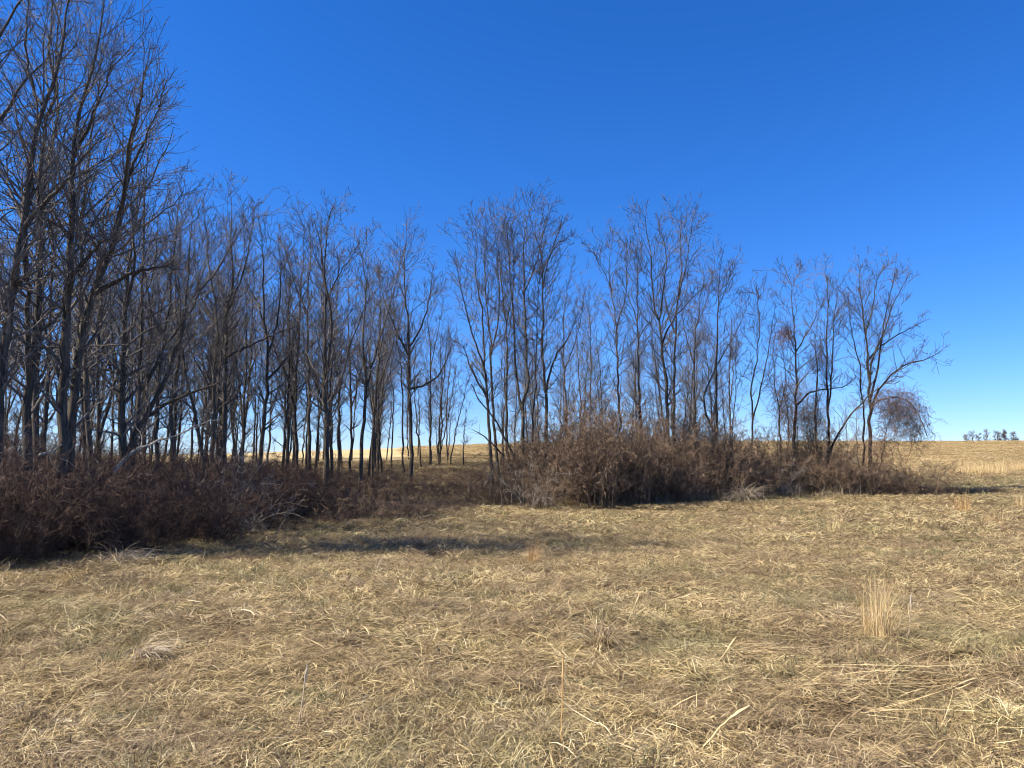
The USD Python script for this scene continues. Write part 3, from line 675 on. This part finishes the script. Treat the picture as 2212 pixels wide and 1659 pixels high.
stick("pale_cane", "pale cane bundle leaning by the left end of the brown thicket", [(1045, 1050), (1062, 1022), (1074, 998)], (26.6, 26.8), 0.02, M_PALE, 206, 6)
for k, (pp, lab) in enumerate([([(1128, 1088), (1098, 1050), (1068, 1022), (1030, 1008)], "arching dark cane on the clearing floor, lower of the pair right of the clearing tree"),
                               ([(1050, 1090), (1020, 1050), (988, 1028), (950, 1022)], "arching dark cane bending left below the clearing tree"),
                               ([(1082, 1104), (1082, 1070), (1081, 1032), (1088, 1005)], "upright dark weed stem at the left tip of the brown thicket"),
                               ([(905, 1118), (870, 1075), (838, 1050), (800, 1040)], "long dark cane arching left over the shaded grass edge")]):
    stick("arching_cane", lab, pp, (24.5, 25.5) if k != 3 else (21.0, 21.6), 0.016, M_BARK, 210 + k, 14, "cane")

# ------------------------------------------------------------------ grass: matted dead blades over the whole field
g = np.random.default_rng(33)
def tufted(radius, N, per, spread_, wmul, lmul, length, width, elev, droop, fan, nseg=3):
    """Blades in tufts: every tuft leans its own way."""
    k = max(1, N // per)
    a, q = g.uniform(0, 2 * np.pi, k), radius * g.uniform(0, 1, k) ** 0.55
    c = np.stack([q * np.cos(a), q * np.sin(a)], 1)
    az, big = g.uniform(-math.pi, math.pi, k), g.uniform(0.6, 1.4, k)
    who = g.integers(0, k, N)
    root = c[who] + g.normal(size=(N, 2)) * spread_ * lmul * big[who][:, None]
    mound = np.clip((meshkit.fbm(np.concatenate([root * 3.2 / lmul, np.full((N, 1), 3.7 * g.integers(0, 50))], 1), 2, 8) - 0.40) * 3.2, 0, 1)
    keep = (mound > 0.03) | (g.uniform(0, 1, N) < 0.42)
    root, mound, who = root[keep], mound[keep], who[keep]
    N = len(root)
    root = np.concatenate([root, (0.10 * lmul * mound * (0.5 + 0.5 * g.uniform(0, 1, N)))[:, None] + g.uniform(-0.004, 0.012, (N, 1))], 1)
    v, f, t = blades(g, N, radius, (length[0] * lmul, length[1] * lmul), (width[0] * wmul, width[1] * wmul), elev, droop, az[who], fan, nseg, root)
    m = len(v) // N
    tone = g.normal(size=k) * 0.17
    return v, f, np.clip(t + np.repeat(tone[who], m), 0, 1)
def mat_patch(radius, N, wmul=1.0, lmul=1.0):
    return blend(tufted(radius, int(N * 0.52), 24, 0.05, wmul, lmul, (0.07, 0.20), (0.0024, 0.0050), (-10, 30), (-5, 40), 75),
                 tufted(radius, int(N * 0.38), 12, 0.06, wmul, lmul, (0.04, 0.12), (0.0022, 0.0044), (-8, 50), (0, 50), 180, 2),
                 tufted(radius, int(N * 0.10), 8, 0.05, wmul, lmul, (0.10, 0.26), (0.003, 0.0058), (-8, 20), (-5, 25), 45))
def fine_patch(radius, N, wmul=1.0, lmul=1.0):
    return blend(tufted(radius, int(N * 0.85), 30, 0.07, wmul, lmul, (0.04, 0.12), (0.0022, 0.0042), (-8, 45), (0, 50), 180, 2),
                 tufted(radius, int(N * 0.15), 10, 0.05, wmul, lmul, (0.10, 0.24), (0.0025, 0.005), (0, 35), (0, 40), 80))
def green_patch(radius, N, wmul=1.0, lmul=1.0):
    return tufted(radius, N, 12, 0.03, wmul, lmul, (0.06, 0.15), (0.0025, 0.0045), (10, 70), (0, 60), 180, 2)

def lay(Y0, Y1, density, margin=1.0):
    d = 1 / math.sqrt(density)
    x, Y = np.meshgrid(np.arange(-0.75 * Y1 - margin, 0.75 * Y1 + margin, d), np.arange(Y0, Y1, d))
    p = np.stack([x.ravel(), Y.ravel()], 1) + g.uniform(-0.45, 0.45, (x.size, 2)) * d
    return p[np.abs(p[:, 0]) < 0.70 * p[:, 1] + margin]
def place(p, lift=0.0):
    return np.stack([p[:, 0], p[:, 1], ground_height(*p.T) + lift], 1)
def tall(p):
    return 0.55 + 1.0 * meshkit.fbm(np.stack([p[:, 0] * 1.1, p[:, 1] * 1.1, 0 * p[:, 0]], -1), 2, 5)
for (Y0, Y1, dens, rad, N, wm, lm, lab) in [
        (2.8, 8.5, 1.25, 0.72, 5600, 1.0, 1.0, "matted straw-coloured dead grass in the foreground"),
        (8.5, 18.0, 0.62, 1.05, 4800, 1.4, 1.1, "matted dead grass across the middle of the field"),
        (18.0, 46.0, 0.24, 1.7, 4200, 2.3, 1.35, "dead grass on the rising ground by the thickets")]:
    a, b = lay(Y0, Y1, dens * 1.05), lay(Y0, Y1, dens * 0.9)
    f = meshkit.fbm(np.stack([b[:, 0] * 0.7, b[:, 1] * 0.7, 0 * b[:, 0]], -1), 3, 12) + g.normal(size=len(b)) * 0.07
    b = b[f > 0.40]
    p = np.concatenate([a, b])
    kind = np.concatenate([3 + g.integers(0, 2, len(a)), g.integers(0, 3, len(b))])
    c = lay(Y0, Y1, dens * 2.2)
    f = meshkit.fbm(np.stack([c[:, 0] * 0.45 + 9, c[:, 1] * 0.45, 0 * c[:, 0]], -1), 3, 44) + g.normal(size=len(c)) * 0.06
    c = c[f > 0.51]
    p = np.concatenate([p, c]); kind = np.concatenate([kind, np.full(len(c), 5)])
    protos = [mat_patch(rad, N, wm, lm) for _ in range(3)] + [fine_patch(rad, N, wm, lm) for _ in range(2)] + [green_patch(rad * 0.6, 230, wm, lm)]
    s = g.uniform(0.9, 1.2, len(p))
    instancer("dead_grass", protos, place(p), kind, g.uniform(0, 6.28, len(p)), np.stack([s, s, s * tall(p)], 1), lab, "grass", [M_STRAW] * 3 + [M_FINE] * 2 + [M_GREEN])

# the far field up to the crest
n = 2600
Y = g.uniform(44, 112, n); x = g.uniform(-0.12, 0.74, n) * Y
p = np.stack([x, Y], 1)
keep = Y < np.interp(x / Y, [-0.1, 0.1, 0.4, 0.7], [72, 85, 110, 114])
p = p[keep]
s = g.uniform(0.8, 1.3, len(p))
s = np.stack([s, s, 0.6 * s], 1)
instancer("far_grass", [mat_patch(1.7, 1100, 4.5, 1.5) for _ in range(3)], place(p), g.integers(0, 3, len(p)), g.uniform(0, 6.28, len(p)), s, "pale dead grass of the far field below the skyline", "grass", [M_FAR] * 3)

# green mown strip in the shade at right, golden grass behind it
n = 330
p = np.stack([g.uniform(13, 34, n), g.uniform(32.5, 38.5, n)], 1)
p = p[p[:, 0] > 0.55 * p[:, 1] - 1.5]
instancer("green_strip", [blades(g, 420, 0.7, (0.06, 0.16), (0.006, 0.011), (30, 85), (10, 60), None, 180) for _ in range(2)], place(p), g.integers(0, 2, len(p)), g.uniform(0, 6.28, len(p)), g.uniform(0.9, 1.3, len(p)),
          "short green grass strip beyond the end of the thicket", "grass", [M_GREEN] * 2)
n = 190
p = np.stack([g.uniform(19, 36, n), g.uniform(40, 46, n)], 1)
p = p[g.uniform(0, 1, len(p)) < np.interp(p[:, 0] / p[:, 1], [0.45, 0.6], [0.15, 1.0])]
instancer("tall_golden_grass", [blades(g, 130, 0.5, (0.3, 0.75), (0.006, 0.012), (60, 88), (-5, 25), None, 180, 4) for _ in range(2)], place(p), g.integers(0, 2, len(p)), g.uniform(0, 6.28, len(p)), g.uniform(0.6, 1.1, len(p)),
          "band of tall golden grass behind the green strip", "grass", [M_GOLD] * 2)

# dry stalks standing at the front of the brown thicket
pts = np.array([xy(u, float(np.interp(u, [1060, 1180, 1400, 1600, 1860], [25.9, 25.4, 26.9, 27.9, 29.9]) + g.normal() * 0.35)) for u in g.uniform(1060, 1860, 40)])
instancer("dry_stalks", [blades(g, 34, 0.5, (0.2, 0.85), (0.005, 0.010), (50, 90), (-5, 40), None, 180, 4) for _ in range(2)], place(pts), g.integers(0, 2, len(pts)), g.uniform(0, 6.28, len(pts)), g.uniform(0.6, 1.15, len(pts)),
          "thin tan stalks along the front foot of the brown thicket", "stalks", [M_FINE, M_GREY])

# ------------------------------------------------------------------ single clumps, tussocks and stalks
def clump(name, label, u, v, H_px, W_px, N, m, seed, lean=0.0, cat="grass clump", skirt=60, fan=(60, 90)):
    f = on_ground(u, v)
    k = f[1] / FPX
    H, W = H_px * k, W_px * k
    r = np.random.default_rng(seed)
    prim = thing(name, label, cat, f)
    wd = max(0.003, 0.6 * k * 1.0)
    b = blades(r, N, W * 0.34, (H * 0.2, H * 1.15), (wd * 0.8, wd * 1.6), fan, (-26, 52), None, 180, 5)
    v_ = b[0].copy(); v_[:, 2] += 0.04; v_[:, 0] += lean * np.maximum(v_[:, 2], 0)
    put("stalks", (v_ + f, b[1]), m, prim, f, tint=b[2])
    if skirt:
        b = blades(r, skirt, W * 0.45, (H * 0.3, H * 0.75), (wd, wd * 1.6), (5, 50), (10, 60), None, 180, 4)
        put("fallen_blades", (b[0] + f + [0, 0, 0.01], b[1]), m, prim, f, tint=b[2])
    return prim
clump("broomsedge_clump", "largest upright golden grass clump, standing in the right foreground", 1898, 1400, 152, 92, 330, M_GOLD, 301, 0.04, skirt=140)
clump("broomsedge_clump", "small russet grass clump in the field below the middle thicket", 1146, 1228, 74, 26, 70, M_ORANGE, 302, 0.12, fan=(66, 88))
clump("broomsedge_clump", "sparse golden wisps leaning right, nearest the small russet clump", 1176, 1300, 84, 30, 26, M_GOLD, 303, 0.6, skirt=20)
clump("broomsedge_clump", "faint golden clump in mid field, left of the large right ones", 1800, 1158, 55, 42, 80, M_GOLD, 304)
clump("broomsedge_clump", "russet clump before the green strip near the right edge", 2080, 1112, 58, 46, 110, M_ORANGE, 305)
clump("broomsedge_clump", "broad low golden clump right of the russet one by the green strip", 2150, 1132, 32, 76, 110, M_GOLD, 306, fan=(45, 85))
clump("broomsedge_clump", "golden clump cut by the right frame edge", 2206, 1102, 45, 34, 70, M_GOLD, 307)
clump("broomsedge_clump", "thin pair of straw stalks left of centre by the shaded grass", 806, 1250, 78, 14, 8, M_GREY, 308, 0.1, skirt=16)
clump("broomsedge_clump", "wispy golden clump by itself in the open mid field", 1640, 1165, 40, 34, 36, M_GOLD, 309, fan=(50, 85))
clump("broomsedge_clump", "small golden wisp in the centre foreground beyond the green tufts", 2025, 1600, 90, 46, 26, M_GOLD, 310, 0.9, fan=(30, 75))
clump("green_tuft", "dark green grass tuft in the centre foreground", 1482, 1440, 40, 80, 130, M_GREEN, 311, cat="grass tuft", fan=(35, 85), skirt=40)
clump("green_tuft", "green tuft half buried in straw at lower left", 245, 1445, 34, 90, 120, M_GREEN, 312, cat="grass tuft", fan=(35, 85), skirt=40)
clump("green_tuft", "spreading green tuft below the pale stalk left of centre", 1015, 1420, 26, 95, 90, M_GREEN, 313, cat="grass tuft", fan=(35, 85), skirt=40)
clump("green_tuft", "pale green coarse tuft in the bottom right corner", 2170, 1600, 55, 110, 110, M_GREEN, 314, cat="grass tuft", fan=(20, 80), skirt=60)

def tussock(label, u, v, w_px, N, m, seed, length=(0.5, 1.1), elev=(35, 80), droop=(60, 130), az=None, sp=180):
    f = on_ground(u, v)
    W = w_px * f[1] / FPX
    r = np.random.default_rng(seed)
    b = blades(r, N, W * 0.14, (W * length[0], W * length[1]), (0.004, 0.008) if f[1] < 14 else (0.01, 0.018), elev, droop, az, sp, 5)
    prim = put("tussock", (b[0] + f, b[1]), m, None, f, tint=b[2])
    x = UsdGeom.Xformable(prim); x.AddTranslateOp().Set(Gf.Vec3d(*map(float, f)))
    tag(prim, label, "tussock")
tussock("shaggy fountain-shaped straw tussock in the centre foreground", 1298, 1412, 150, 260, M_STRAW, 401)
tussock("pale arched tussock at the dark thicket's foot, left one of two", 258, 1228, 95, 240, M_GREY, 402)
tussock("pale arched tussock at the dark thicket's foot, right one of two", 304, 1226, 75, 190, M_GREY, 403)
tussock("grey mounded tussock at the foot of the brown thicket", 1608, 1086, 80, 260, M_GREY, 404)
tussock("flattened green-edged tussock at the left end of the shade line", 150, 1262, 80, 150, M_STRAW, 405)
tussock("combed-over pale tussock at lower left beside the green tuft", 305, 1435, 120, 170, M_GREY, 406, az=-0.4, sp=50)

def lying(label, u, v, L, N, az, seed, m=M_GOLD):
    f = on_ground(u, v)
    r = np.random.default_rng(seed)
    b = blades(r, N, 0.42, (L * 0.2, L * 0.8), (0.0025, 0.005), (-3, 13), (-6, 20), az, 30, 5, z0=0.06)
    prim = put("flattened_stalks", (b[0] + f + [0, 0, 0.04], b[1]), m, None, f, tint=b[2])
    UsdGeom.Xformable(prim).AddTranslateOp().Set(Gf.Vec3d(*map(float, f)))
    tag(prim, label, "straw")
lying("sheaf of golden stalks flattened to the right below the largest clump", 1880, 1478, 1.2, 44, -0.05, 501)
lying("golden stalks laid rightward from the russet patch in right foreground", 1760, 1535, 1.3, 46, -0.18, 502)
lying("golden stalks flattened left of the largest clump", 1700, 1420, 1.1, 46, 3.25, 503)
lying("band of flattened golden stalks in the centre of the field", 1480, 1322, 1.3, 50, -0.1, 504)
lying("long flattened stalks left of the band in the centre", 1230, 1332, 1.2, 34, 3.1, 505)
lying("flattened straw sheaf at the frame's lower middle", 1230, 1600, 0.8, 30, 2.6, 506, M_GREY)
lying("pale flattened straw along the bottom left edge", 120, 1640, 0.7, 60, 0.25, 507, M_GREY)

def stalk(label, pts, seed, m=M_GOLD, r0=0.004):
    r = np.random.default_rng(seed)
    f = on_ground(*pts[0])
    Q = [f] + [at(u, v, f[1] + 0.02 * i) for i, (u, v) in enumerate(pts[1:], 1)]
    prim = thing("grass_stalk", label, "stalk", f)
    P = smooth_path(Q, 14, r, 0.002)
    put("stem", tubes(P[None], (r0 * np.linspace(1, 0.5, 14))[None], 4), m, prim, f, tint=np.full(14 * 4, 0.7))
    h = P[9:]
    put("seed_head", tubes(h[None], (r0 * np.array([0.7, 1.5, 1.7, 1.3, 0.4]))[None], 5), m, prim, f, tint=np.full(25, 0.9))
stalk("tall thin russet stalk standing alone in the lower middle", [(1212, 1640), (1213, 1560), (1215, 1490), (1217, 1412)], 601, M_ORANGE)
stalk("thick arched golden stalk in the bottom right half", [(1500, 1655), (1530, 1600), (1565, 1560), (1620, 1524)], 602, M_GOLD, 0.006)
stalk("upright golden stalk behind the shaggy tussock", [(1346, 1380), (1362, 1330), (1386, 1276)], 603)
stalk("pale upright stalk in the left foreground", [(642, 1605), (652, 1520), (664, 1432)], 604, M_GREY)
stalk("slanting golden stalk right of the dark green tuft", [(1530, 1470), (1555, 1425), (1590, 1375)], 605)
stalk("thin pale stalk right of the largest clump", [(1960, 1400), (1964, 1350), (1968, 1280)], 606, M_GREY)
stalk("dark weed stem in the bottom left corner", [(150, 1655), (152, 1620), (153, 1585)], 607, M_RED, 0.003)

# a pale dry leaf lying at lower left
f = on_ground(137, 1580) + [0, 0, 0.045]
n = 9
uu, vv = np.meshgrid(np.linspace(-1, 1, n), np.linspace(-1, 1, n), indexing="ij")
half = np.sqrt(np.clip(1 - uu ** 2, 0.02, 1)) * (1 - 0.25 * uu) * (1 + 0.12 * np.sin(uu * 9))
lx, ly = uu * 0.062, vv * half * 0.034
lz = 0.018 * uu ** 2 + 0.016 * np.abs(vv) * half + 0.004 * np.sin(uu * 7 + vv * 3)
top = np.stack([lx, ly, lz], -1).reshape(-1, 3)
idx = np.arange(n * n).reshape(n, n)
qd = np.stack([idx[:-1, :-1], idx[1:, :-1], idx[1:, 1:], idx[:-1, 1:]], -1).reshape(-1, 4)
leaf_f = np.vstack([qd[:, [0, 1, 2]], qd[:, [0, 2, 3]]])
lf = thing("dry_leaf", "pale curled dry leaf lying on the grass at lower left", "leaf", f)
rot = np.array([[0.95, 0.3, 0], [-0.3, 0.95, 0], [0, 0, 1.0]])
put("blade", join([(top @ rot.T, leaf_f), (top @ rot.T - [0, 0, 0.0012], leaf_f[:, ::-1])]), M_LEAF, lf)
sp = np.stack([np.linspace(-0.085, 0.055, 8), np.zeros(8), 0.018 * (np.linspace(-1.2, 0.9, 8)) ** 2 + 0.0015], 1) @ rot.T
put("stem", tubes(sp[None], np.full((1, 8), 0.0014), 4), M_LEAF, lf)
